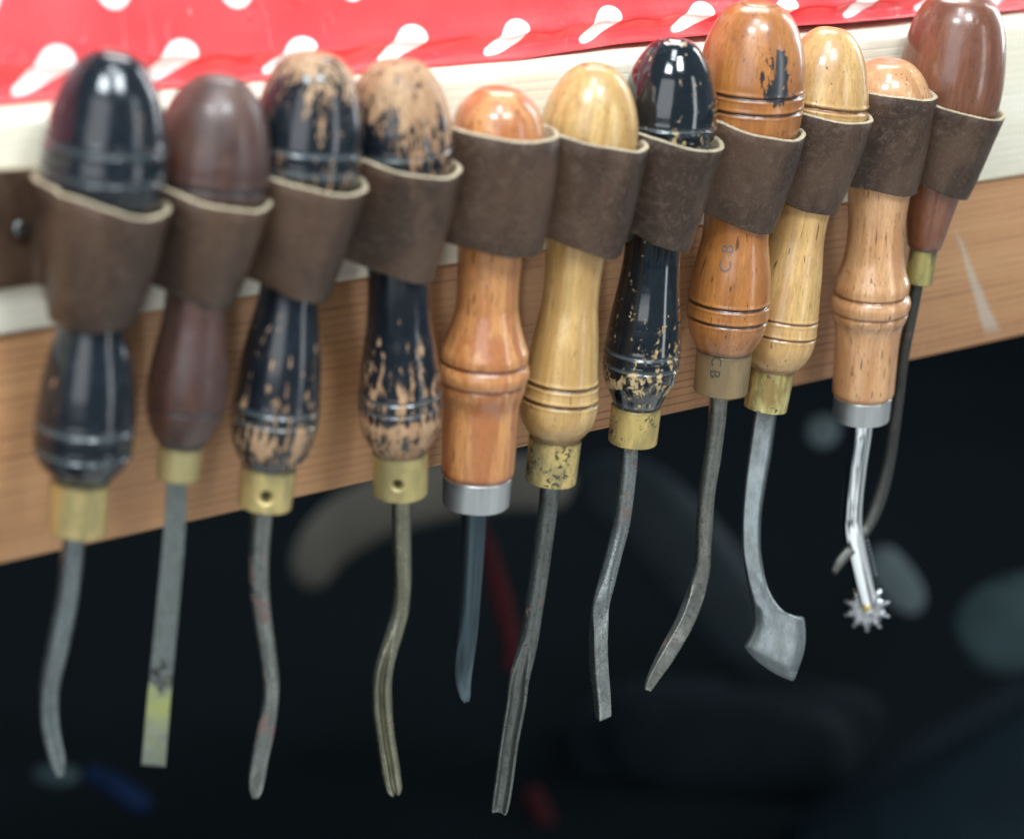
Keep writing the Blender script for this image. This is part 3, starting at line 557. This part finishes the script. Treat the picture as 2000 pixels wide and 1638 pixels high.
# ---- 9: yellow ash behind the brown one, round knife blade
m9 = mat_wood('pale_yellow_ash', (.62, .38, .14), (.42, .22, .075), (.10, .04, .015), 13, .36, .5, .16, band=.9, pores=.25, grime_or_glint=(.14, .05, .025))
t9 = make_tool('tool with pale yellow handle, blotched brass ferrule and flared crescent blade', ((1628, 54), (1493, 807)),
    [(54, 0), (55, 18), (58, 30), (64, 40), (78, 54), (98, 67), (117, 76), (156, 88), (195, 96), (223, 97), (260, 90), (320, 76), (380, 62), (440, 57), (459, 57), (498, 61), (537, 66), (576, 69), (615, 73), (654, 75), (672, 73), (688, 68), (705, 58), (715, 50)],
    [(201, .0009, .0006), (617, .0006, .0004), (648, .0006, .0004)], (44, 719, 797), m9, mat_brass('mottled_brass', 9, col=(.72, .62, .26), tint=(.34, .23, .08), pat=.03, rough=.3))
def blade9(T):
    L = [(1478, 795), (1472.5, 811), (1461, 889), (1454, 950), (1449, 1020), (1449, 1064), (1454, 1106), (1462, 1148), (1468, 1175), (1472, 1200), (1473, 1217), (1467, 1237), (1453, 1261)]
    B = [(1464, 1276), (1479, 1291), (1494, 1302), (1509, 1312), (1529, 1322), (1547, 1329), (1552, 1326)]
    Rr = [(1514, 795), (1516, 811), (1506, 889), (1495, 950), (1486, 1020), (1485.5, 1064), (1490, 1106), (1499, 1145), (1510, 1168), (1524, 1186), (1541, 1198), (1571, 1207), (1574, 1240), (1572, 1265), (1565, 1291), (1557, 1313)]
    ctr = at_y(1480, 1000, -C); n = nrm(ctr-CAM)
    tilt = nrm(n+.10*RIGHT)
    def up(p): d = ray(*p); return CAM+d*(np.dot(ctr-CAM, tilt)/np.dot(d, tilt))
    def dens(pl, k):
        pl = np.array(pl, float); t = np.arange(len(pl)); ti = np.linspace(0, len(pl)-1, k); return np.stack([pchip(t, pl[:, 0], ti), pchip(t, pl[:, 1], ti)], -1)
    n_ = 60; Lp = dens(L, n_); Rp = dens(Rr, n_)
    rows = []; m_ = 18
    V = []; iv = np.array(T.Mx.inverted())
    # the lower edge closes the sheet: extra rows between the side corners and the bottom curve
    Bp = dens([L[-1]]+B+[Rr[-1]], m_+1)
    allrows = [np.stack([Lp[i]+(Rp[i]-Lp[i])*f for f in np.linspace(0, 1, m_+1)]) for i in range(n_)]
    last = allrows[-1]
    for f in np.linspace(.25, 1, 4): allrows.append(last*(1-f)+Bp*f)
    G = np.array(allrows); nr, nc = G.shape[:2]
    th = np.zeros((nr, nc))
    for i in range(nr):
        y = G[i, :, 1].mean()
        for j in range(nc):
            u = j/(nc-1); e = min(u, 1-u)
            full = .0026 if y < 1120 else .0026+(.0012-.0026)*min(1, (y-1120)/120)
            th[i, j] = full*min(1, .35+e*6) if y < 1190 else full*min(1, .12+e*5)
        if i >= nr-5: th[i] *= (nr-1-i+.35)/5
    Pt = np.array([[up(G[i, j]) for j in range(nc)] for i in range(nr)])
    Fr = Pt-tilt*th[..., None]; Bk = Pt+tilt*th[..., None]
    V = np.concatenate([Fr.reshape(-1, 3), Bk.reshape(-1, 3)]); N = nr*nc; Fc = []
    for i in range(nr-1):
        for j in range(nc-1):
            a, b, c_, d = i*nc+j, i*nc+j+1, (i+1)*nc+j+1, (i+1)*nc+j
            Fc += [(a, d, c_, b), (N+a, N+b, N+c_, N+d)]
    loop = [i*nc for i in range(nr)]+[(nr-1)*nc+j for j in range(1, nc)]+[i*nc+nc-1 for i in range(nr-2, -1, -1)]+[j for j in range(nc-2, 0, -1)]
    for k in range(len(loop)): a, b = loop[k], loop[(k+1) % len(loop)]; Fc.append((a, N+a, N+b, b))
    V = V @ iv[:3, :3].T+iv[:3, 3]
    o = mesh_obj('blade', V, Fc, mat_steel('ground_steel', 9, col=(.19, .215, .215), dark=(.17, .18, .165), rust_k=-.2, spots=-.03, rough=.40), T.root)
    o['label'] = 'flared crescent-shaped blade'
blade9(t9)
# ---- 10: beaded handle, chrome shank, toothed wheel
m10 = mat_wood('light_orange_varnished_wood', (.62, .34, .16), (.46, .215, .085), (.12, .045, .02), 17, .36, .7, .11, pores=.6, grime_or_glint=(.20, .08, .03))
t10 = make_tool('tool with light orange beaded handle and bent chrome shank holding a toothed wheel', ((1738, 118), (1681, 822)),
    [(118, 0), (119, 26), (121, 36), (126, 46), (137, 59), (156, 73), (176, 82), (188, 86), (220, 88), (260, 85), (320, 70), (371, 62), (410, 58), (449, 55.5), (488, 57), (527, 64.5), (557, 74), (565, 73.5), (571, 70), (576, 74.5), (586, 79), (598, 77.5), (605, 73.5), (612, 75), (631, 67.5), (654, 64), (693, 62), (752, 61), (767, 60.5)],
    [(571, .0004, .0005), (605, .0003, .0005)], (56.5, 771, 815), m10, alu, hgrime=bead(571, 605, 622))
m_ch = NT('chrome'); m_ch = m_ch.done((.86, .87, .88), .05, 1, m_ch.bump(m_ch.noise(m_ch.co(), 90, 2), .03, .0002))
sh10 = sweep(t10, 'shank', [(1684, 806, 21), (1683, 830, 21.5), (1672.5, 912, 20.5), (1665, 985, 20), (1663.5, 1019, 20.5), (1671, 1065, 20), (1684.5, 1126, 19), (1695, 1172, 17.5), (1700, 1203, 16.5)], [(900, RD)], m_ch, 'bent polished chrome rod')
def wheel(T):
    ctr = at_y(1694, 1188, -C); n = nrm(nrm(ctr-CAM)+.18*RIGHT); up_ = nrm(np.array((0, 0, 1))-n*n[2]); sd = np.cross(up_, n)
    sc = proj(ctr)[1]/F; nt = 10; k = 10; ro, ri_, pts = 46*sc, 33*sc, []
    for i in range(nt*k):
        f = (i % k)/k; a = 2*math.pi*(i/(nt*k)+.02)
        d = abs(f-.5)*2                                     # scalloped valleys between pointed teeth
        r = ri_+(ro-ri_)*(1-math.sqrt(max(0, 1-(d**1.6))))*1.0 if d < .62 else ro*(1-.0)
        r = min(r, ro); pts.append(ctr+r*(math.cos(a)*sd+math.sin(a)*up_))
    P = np.array(pts); N = len(P); h = .0020; inner = ctr+(P-ctr)*.80
    V = np.concatenate([P-n*h*.75, P+n*h*.75, inner-n*h, inner+n*h, [ctr-n*h, ctr+n*h]]); Fc = []
    for i in range(N):
        j = (i+1) % N
        Fc += [(i, j, N+j, N+i), (i, 2*N+i, 2*N+j, j), (N+i, N+j, 3*N+j, 3*N+i), (2*N+i, 4*N, 2*N+j), (3*N+i, 3*N+j, 4*N+1)]
    iv = np.array(T.Mx.inverted()); V = V @ iv[:3, :3].T+iv[:3, 3]
    mesh_obj('toothed_wheel', V, Fc, mat_steel('wheel_steel', 41, col=(.30, .31, .31), dark=(.08, .08, .08), rust_k=-.2, rough=.3), T.root, smooth=False)
    # pin through the rod
    c2 = at_y(1692, 1186, -C); q = nrm(c2-CAM); c2 = c2-q*17*sc
    a = np.arange(20)/20*2*math.pi; V = []
    for (dd, r) in ((.004, 9.5), (.0, 9.5), (-.0006, 8.5), (-.0007, 0.01)): V += [c2+q*dd+r*sc*(math.cos(x)*sd+math.sin(x)*up_) for x in a]
    Fc = [(i*20+j, i*20+(j+1) % 20, (i+1)*20+(j+1) % 20, (i+1)*20+j) for i in range(3) for j in range(20)]
    V = np.array(V) @ iv[:3, :3].T+iv[:3, 3]
    mesh_obj('pin', V, Fc, mat_brass('pin_brass', 11, pat=-.1), T.root)
    # knurled back edge of the rod
    V, Fc = [], []
    for i in range(11):
        y = 1040+i*8.2; x = 1664+(y-1019)*.232+21.5; c3 = at_y(x, y, -C+.0008)
        for (dx, dy, dz) in ((-1, 0, 0), (1, 0, 0), (0, -1, 0), (0, 1, 0), (0, 0, -1), (0, 0, 1)): V.append(c3+RIGHT*dx*.0009+TOCAM*dy*.0012+np.array((0, 0, dz*.0008+dx*.0004)))
        b_ = i*6
        for a_, c_ in ((0, 2), (2, 1), (1, 3), (3, 0)): Fc += [(b_+a_, b_+c_, b_+5), (b_+c_, b_+a_, b_+4)]
    V = np.array(V) @ iv[:3, :3].T+iv[:3, 3]
    mesh_obj('notched_ridge', V, Fc, m_ch, T.root, smooth=False)
wheel(t10)
# ---- 11: far, brown bulb with long curved thin shank
m11 = mat_wood('reddish_brown_wood', (.20, .072, .034), (.14, .045, .02), (.05, .018, .01), 21, .34, .55, .14, pores=.3, band=.6)
t11 = make_tool('tool with smooth dark reddish brown egg-shaped bulb at the far right end', ((1884, -15), (1793, 555)),
    [(-15, 0), (-14, 22), (-11, 38), (0, 62), (20, 78), (39, 87), (78, 97), (117, 102), (156, 104), (195, 102), (220, 97), (280, 80), (340, 63), (390, 52), (434, 43), (470, 36), (483, 32)],
    [(216, .0003, .0005)], (27.5, 485, 552), m11, mat_brass('streaked_brass', 14, col=(.42, .36, .13), tint=(.12, .10, .055), pat=-.05))
sweep(t11, 'shank', [(1793, 540, 12.5), (1790, 559, 12.5), (1779, 618, 12), (1769, 667, 12), (1762, 710, 11.5), (1756, 760, 11.5), (1746, 830, 12.5), (1733, 912, 13), (1717, 974, 13.5), (1696, 1025, 12), (1667, 1066, 11), (1640, 1098, 10, .8), (1628, 1119, 6.5, .6)],
      [(900, RD), (1100, RC)], mat_steel('steel_11', 11, rough=.55, col=(.09, .09, .08), dark=(.06, .06, .055), rust_k=-.05), 'long thin shank curving left behind the chrome rod')

# ---------------------------------------------------------------- leather strap nailed to the board, one loop per tool
LIP = [(337, 405), (533, 395), (721, 362), (904, 330), (1094, 264), (1269, 284), (1416, 283), (1575, 263), (1707, 234), (1833, 188), (1966, 225)]
BOT = [(268, 628), (453, 600), (643, 583), (849, 548), (1062, 488), (1214, 495), (1350, 486), (1514, 452), (1634, 418), (1791, 376), (1893, 386)]
THK = .0018
def fit(T, px, py):
    """radius and height of the level circle round the handle whose right-hand limb is seen at this pixel"""
    a = np.linspace(0, 2*math.pi, 181); Rr, z = .019, 0.0
    ax = lambda z: T.base+T.z*((z-T.base[2])/T.z[2])
    def lim(Rr, z):
        c = ax(z); P = np.stack([c[0]+Rr*np.cos(a), c[1]+Rr*np.sin(a), np.full(181, z)], -1); q, _ = proj(P); i = q[:, 0].argmax(); return q[i]
    for _ in range(30):
        q = lim(Rr, z); Rr += (px-q[0])/5600*.8; z += (q[1]-py)/5200*.8
    return Rr, z
strap = empty('leather_tool_rack', at_y(0, 450, 0), 'dark brown leather strap fixed to the pale board and looped round every tool handle', 'tool rack')
b0 = np.array(strap.location)
fits = [(fit(T, *l), fit(T, *b)) for T, l, b in zip(TOOLS, LIP, BOT)]
cxs = []
for T, ((rt, zt), (rb, zb)) in zip(TOOLS, fits):
    c = T.base+T.z*(((zt+zb)/2-T.base[2])/T.z[2]); cxs.append(c[0])
    print('loop', round(c[0], 4), 'Rt %.4f Rb %.4f zt %.4f zb %.4f' % (rt, rb, zt, zb))
for i, T in enumerate(TOOLS):
    (rt, zt), (rb, zb) = fits[i]
    AO = .003
    xl = cxs[i-1]+AO if i > 0 else at_y(-260, 450, 0)[0]
    xr = cxs[i]+AO+.0002 if i < len(TOOLS)-1 else cxs[i]+.019
    sag = [max(.0035, .0495-f[0][1]) for f in fits]
    nb = (max(zt+.003, .0500), max(zb+.004, .0155)) if i > 0 else (.0508, .0161)
    nr_ = (zt+.001, zb+.001)
    rows, levels = [], 9
    dl = [.0105, .0075, .0065, .0055, .0035, .0065, .0060, .0060, .0050, .0020, .0060][i]
    wl = cxs[i]-xl-.0015 if i else cxs[i]-at_y(78, 340, 0)[0]; wr = AO-.0005
    for q in range(levels):
        t = q/(levels-1); z = zb+(zt-zb)*t; ro = rb+(rt-rb)*t+.0006*math.sin(math.pi*t)
        c = T.base+T.z*((z-T.base[2])/T.z[2]); cx, cy = c[0], -C
        Yb = -.0004-THK
        def tang(px, side):
            dx, dy = px-cx, Yb-cy; D = math.hypot(dx, dy); be = math.acos(min(.999, ro/D)); a0 = math.atan2(dy, dx)
            return a0+be if side < 0 else a0-be
        PLx, PRx = cxs[i]-wl, cxs[i]+wr
        aL, aR = tang(PLx, -1), tang(PRx, 1)
        aL = aL % (2*math.pi); aR = aR % (2*math.pi)
        while aR < aL: aR += 2*math.pi
        arc = [(cx+ro*math.cos(x), cy+ro*math.sin(x)) for x in np.linspace(aL, aR, 60)]
        pl = [(xl, Yb), (xl+(PLx-xl)*.5, Yb), (PLx, Yb)]+arc+[(PRx, Yb), (PRx+(xr-PRx)*.5, Yb), (xr, Yb)]
        pl = np.array(pl); s = np.concatenate([[0], np.cumsum(np.hypot(*np.diff(pl, axis=0).T))])
        si = np.linspace(0, s[-1], 150); pl = np.stack([np.interp(si, s, pl[:, 0]), np.interp(si, s, pl[:, 1])], -1)
        for _ in range(14): pl[1:-1] = .25*pl[:-2]+.5*pl[1:-1]+.25*pl[2:]
        pl[:, 1] = np.minimum(pl[:, 1], Yb)
        f = si/s[-1]; front = np.clip((-pl[:, 1])/(C+ro), 0, 1)
        zl, zr_ = (nb[1]+(nb[0]-nb[1])*t), (nr_[1]+(nr_[0]-nr_[1])*t)
        base_z = np.where(f < .5, zl, zr_); k = np.clip(front*1.12, 0, 1); k = k*k*(3-2*k)*.6+k*.4
        u = (pl[:, 0]-cx)*RIGHT[0]+(pl[:, 1]-cy)*RIGHT[1]; ro_ = max(ro, .016)
        tl = np.clip((.8*ro_-u)/(1.8*ro_), 0, 1.1)*np.clip((.75-f)/.15, 0, 1)
        zz = base_z*(1-k)+(z+dl*(1.3-.3*t if i else t)*tl)*k
        ph = i*1.7
        wob = .0003*np.sin(f*13+ph)+.00016*np.sin(f*37+ph*2)
        bul = .0005*np.sin(f*9+ph+t*3)*np.sin(math.pi*t)
        zz = zz+wob*(1 if q in (0, levels-1) else .3)
        dn = np.gradient(pl, axis=0); nn = np.stack([dn[:, 1], -dn[:, 0]], -1); nn /= np.linalg.norm(nn, axis=1)[:, None]
        pl = pl+nn*(bul*front)[:, None]
        rows.append((pl, zz, nn))
    # closed section: outer face up, rounded cut edge, inner face down, rounded lower edge
    n = 150; ring = []
    for q in range(levels): pl, zz, nn = rows[q]; ring.append((pl, zz, 0))
    def lev(q, off, dz, jit=0):
        pl, zz, nn = rows[q]; return (pl-nn*off+rng.normal(0, jit, pl.shape), zz+dz+rng.normal(0, jit, len(zz)), 1)
    top, bot = levels-1, 0
    ring = [lev(0, 0, .0003)[:2]+(0,)]+ring[1:-1]+[lev(top, 0, -.0003)[:2]+(0,)]
    ring += [lev(top, THK*.12, .0, .00005), lev(top, THK*.35, .00025, .00007), lev(top, THK*.65, .00025, .00007), lev(top, THK*.88, 0, .00005)]
    ring += [lev(q, THK, -.0003 if q == top else 0) for q in range(top, -1, -2)]
    ring += [lev(0, THK*.88, -.0002), lev(0, THK*.5, -.0003), lev(0, THK*.12, -.0002)]
    V = np.concatenate([np.column_stack([p, z]) for p, z, _ in ring])-b0; m_ = len(ring); Fc, mi = [], []
    i_edge0 = levels-1
    for a in range(m_):
        b_ = (a+1) % m_
        for j in range(n-1):
            Fc.append((a*n+j, a*n+j+1, b_*n+j+1, b_*n+j)); mi.append(0 if a < i_edge0 or a == m_-1 else 1)
    Fc.append([a*n for a in range(m_)]); mi.append(1); Fc.append([a*n+n-1 for a in range(m_-1, -1, -1)]); mi.append(1)
    o = mesh_obj('leather_loop', V, Fc, [LEATHER, EDGE], strap, mi=mi)
    # raised fibres along the cut edges
    Vf, Ff = [], []
    for h in range(70):
        lv = ring[levels+1] if rng.random() < .5 else ring[0]; j = int(rng.integers(2, n-2)); p = np.append(lv[0][j], lv[1][j])-b0
        d = nrm(rng.normal(0, 1, 3)+np.array((0, -.8, .9 if lv is not ring[0] else -.9))); L = rng.uniform(.0006, .0018); wv = nrm(np.cross(d, rng.normal(0, 1, 3)))*.00003
        b2 = nrm(np.cross(d, wv))*.00003; q = len(Vf); mid = p+d*L*.5+wv*6; Vf += [p+wv, p-wv, p+b2, mid+wv, mid-wv, mid+b2, p+d*L]
        Ff += [(q, q+1, q+4, q+3), (q+1, q+2, q+5, q+4), (q+2, q, q+3, q+5), (q+3, q+4, q+6), (q+4, q+5, q+6), (q+5, q+3, q+6)]
    fo = mesh_obj('edge_fibres', Vf, Ff, EDGE, o); fo['kind'] = 'stuff'
# screw holding the near end of the strap
sp = at_y(38, 445, -.003); z = np.array([0, 0, .0009, .0013, .0014, .0014]); rr = np.array([.0001, .0024, .0024, .0021, .0012, .00001])
V, Fc, _ = lathe_arrays(z, rr, 32); V = np.stack([V[:, 0], -V[:, 2], V[:, 1]], -1)
mesh_obj('screw', V, Fc, mat_steel('screw_steel', 31, col=(.4, .41, .38), rough=.35), strap, loc=sp-b0)

# ---------------------------------------------------------------- dim things under the bench, far out of focus
ZF = ZB-.62
m_floor = NT('reflection_patch_concrete'); fn = m_floor.noise(m_floor.co(), 2.2, 3, .5, .5)
m_floor = m_floor.done(m_floor.mix(m_floor.ramp(fn, .46, .53), (.05, .05, .052), (.72, .72, .68)), .6)  # dark and pale patches added out of view to vary the metal's reflections
m_shade = mat_plain('under_bench_shade', (.0026, .0060, .0078), .85, sc=6); m_shade.node_tree.nodes['Principled BSDF'].inputs['Specular IOR Level'].default_value = .09
V, Fc = [(-6, -4, ZF), (9, -4, ZF), (9, 9, ZF), (-6, 9, ZF)], [(0, 1, 2, 3)]
struct(mesh_obj('floor', V, Fc, m_floor))
pp = np.array([at_z(px, py, ZF) for px in (-100, 2100) for py in (900, 1700)]); print('visible floor', pp.min(0), pp.max(0))
V, Fc = box_arrays(-3, 8.5, pp[:, 1].min()-.05, 8.5, ZF+.0005, ZF+.006)
struct(mesh_obj('floor_shade_sheet', V, Fc, m_shade))  # near-black sheet standing in for the shade under the bench
def tube(name, pts, mat, parent=None, D=1.9, flat=1.0, origin=None):
    P = np.array([at_d(p[0], p[1], p[3] if len(p) > 3 else D) for p in pts]); Wd = np.array([p[2]*(p[3] if len(p) > 3 else D)/F for p in pts])
    t = np.concatenate([[0], np.cumsum(np.linalg.norm(np.diff(P, axis=0), axis=1))]); n = 60; ti = np.linspace(0, t[-1], n)
    Q = np.stack([cubic(t, P[:, k], ti) for k in range(3)], -1); wd = pchip(t, Wd, ti)
    e = np.minimum(ti, t[-1]-ti); wd = wd*np.sqrt(np.clip(1-(1-np.clip(e/np.maximum(wd, 1e-5), 0, 1))**2, 0.0004, 1))
    V = []; ns = 20; a = np.arange(ns)/ns*2*math.pi; tg = np.gradient(Q, axis=0)
    for i in range(n):
        g = nrm(tg[i]); vw = nrm(Q[i]-CAM); sd = nrm(np.cross(vw, g)); nn = np.cross(g, sd)
        V.append(Q[i]+wd[i]*(np.cos(a)[:, None]*sd+flat*np.sin(a)[:, None]*nn))
    V = np.concatenate(V); Fc = [(i*ns+j, i*ns+(j+1) % ns, (i+1)*ns+(j+1) % ns, (i+1)*ns+j) for i in range(n-1) for j in range(ns)]
    o0 = origin if origin is not None else np.zeros(3)
    return mesh_obj(name, V-o0, Fc, mat, parent)
def lump(name, px, py, wx, wy, D, mat, rot=0, depth=.7, parent=None, origin=None, pw=2.2, seed=0):
    nu, nv = 40, 24; c = at_d(px, py, D); sc = D/F; V = []
    upv = -(R @ np.array((0, 1, 0))); fw = R @ np.array((0, 0, 1)); rt = R @ np.array((1, 0, 0))
    r1 = rt*math.cos(rot)+upv*math.sin(rot); u1 = -rt*math.sin(rot)+upv*math.cos(rot)
    sg = lambda x, p: np.sign(x)*abs(x)**p
    for i in range(nv):
        th = -math.pi/2+math.pi*i/(nv-1)
        for j in range(nu):
            ph = 2*math.pi*j/nu; p = 2/pw
            k = 1+.07*math.sin(3*ph+seed+2*th)+.05*math.sin(5*ph-seed*2+3*th)
            x, y, z = sg(math.cos(th), p)*sg(math.cos(ph), p), sg(math.cos(th), p)*sg(math.sin(ph), p), sg(math.sin(th), p)
            V.append(c+k*sc*(x*wx*r1+z*wy*u1+y*depth*min(wx, wy)*fw))
    Fc = [(i*nu+j, i*nu+(j+1) % nu, (i+1)*nu+(j+1) % nu, (i+1)*nu+j) for i in range(nv-1) for j in range(nu)]
    o0 = origin if origin is not None else np.zeros(3)
    return mesh_obj(name, np.array(V)-o0, Fc, mat, parent)
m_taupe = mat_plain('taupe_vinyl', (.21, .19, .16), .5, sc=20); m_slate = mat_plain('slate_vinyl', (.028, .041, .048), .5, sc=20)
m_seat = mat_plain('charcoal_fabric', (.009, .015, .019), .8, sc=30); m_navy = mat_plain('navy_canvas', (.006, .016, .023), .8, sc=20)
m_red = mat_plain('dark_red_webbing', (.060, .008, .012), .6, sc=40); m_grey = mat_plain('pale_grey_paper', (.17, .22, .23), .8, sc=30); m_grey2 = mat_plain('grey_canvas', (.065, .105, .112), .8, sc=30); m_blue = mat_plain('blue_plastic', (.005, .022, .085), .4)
co = at_d(1430, 1500, 2.0)
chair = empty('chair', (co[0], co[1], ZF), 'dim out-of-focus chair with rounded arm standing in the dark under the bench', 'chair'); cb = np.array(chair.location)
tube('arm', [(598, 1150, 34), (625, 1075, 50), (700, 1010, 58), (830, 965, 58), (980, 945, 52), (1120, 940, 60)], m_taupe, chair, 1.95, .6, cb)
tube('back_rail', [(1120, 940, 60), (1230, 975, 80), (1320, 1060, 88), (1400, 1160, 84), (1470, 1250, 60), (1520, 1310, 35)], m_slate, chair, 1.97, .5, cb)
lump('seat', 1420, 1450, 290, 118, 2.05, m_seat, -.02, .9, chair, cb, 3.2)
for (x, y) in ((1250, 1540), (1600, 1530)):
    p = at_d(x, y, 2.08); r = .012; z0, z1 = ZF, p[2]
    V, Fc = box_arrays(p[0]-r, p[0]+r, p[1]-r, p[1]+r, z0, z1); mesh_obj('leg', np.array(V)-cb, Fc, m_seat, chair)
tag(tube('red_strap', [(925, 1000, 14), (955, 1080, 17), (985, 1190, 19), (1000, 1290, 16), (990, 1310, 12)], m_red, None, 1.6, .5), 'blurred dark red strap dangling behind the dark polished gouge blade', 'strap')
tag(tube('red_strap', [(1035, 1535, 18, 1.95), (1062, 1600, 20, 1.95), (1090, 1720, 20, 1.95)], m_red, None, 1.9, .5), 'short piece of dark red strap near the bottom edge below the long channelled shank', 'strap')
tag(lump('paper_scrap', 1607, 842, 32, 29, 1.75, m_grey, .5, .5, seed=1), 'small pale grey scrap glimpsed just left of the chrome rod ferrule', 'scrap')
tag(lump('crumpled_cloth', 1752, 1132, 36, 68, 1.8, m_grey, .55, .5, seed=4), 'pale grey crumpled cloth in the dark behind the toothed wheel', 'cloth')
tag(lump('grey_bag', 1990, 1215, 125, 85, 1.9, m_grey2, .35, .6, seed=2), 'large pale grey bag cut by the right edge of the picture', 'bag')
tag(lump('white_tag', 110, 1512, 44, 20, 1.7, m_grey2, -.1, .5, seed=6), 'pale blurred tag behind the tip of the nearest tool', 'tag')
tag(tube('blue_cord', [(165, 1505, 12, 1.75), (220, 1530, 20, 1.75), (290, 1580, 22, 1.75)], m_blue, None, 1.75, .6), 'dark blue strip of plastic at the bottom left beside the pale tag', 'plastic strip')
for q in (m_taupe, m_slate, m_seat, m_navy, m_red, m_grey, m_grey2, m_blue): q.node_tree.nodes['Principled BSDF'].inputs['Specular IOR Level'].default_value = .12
# navy box leaning in the lower right corner
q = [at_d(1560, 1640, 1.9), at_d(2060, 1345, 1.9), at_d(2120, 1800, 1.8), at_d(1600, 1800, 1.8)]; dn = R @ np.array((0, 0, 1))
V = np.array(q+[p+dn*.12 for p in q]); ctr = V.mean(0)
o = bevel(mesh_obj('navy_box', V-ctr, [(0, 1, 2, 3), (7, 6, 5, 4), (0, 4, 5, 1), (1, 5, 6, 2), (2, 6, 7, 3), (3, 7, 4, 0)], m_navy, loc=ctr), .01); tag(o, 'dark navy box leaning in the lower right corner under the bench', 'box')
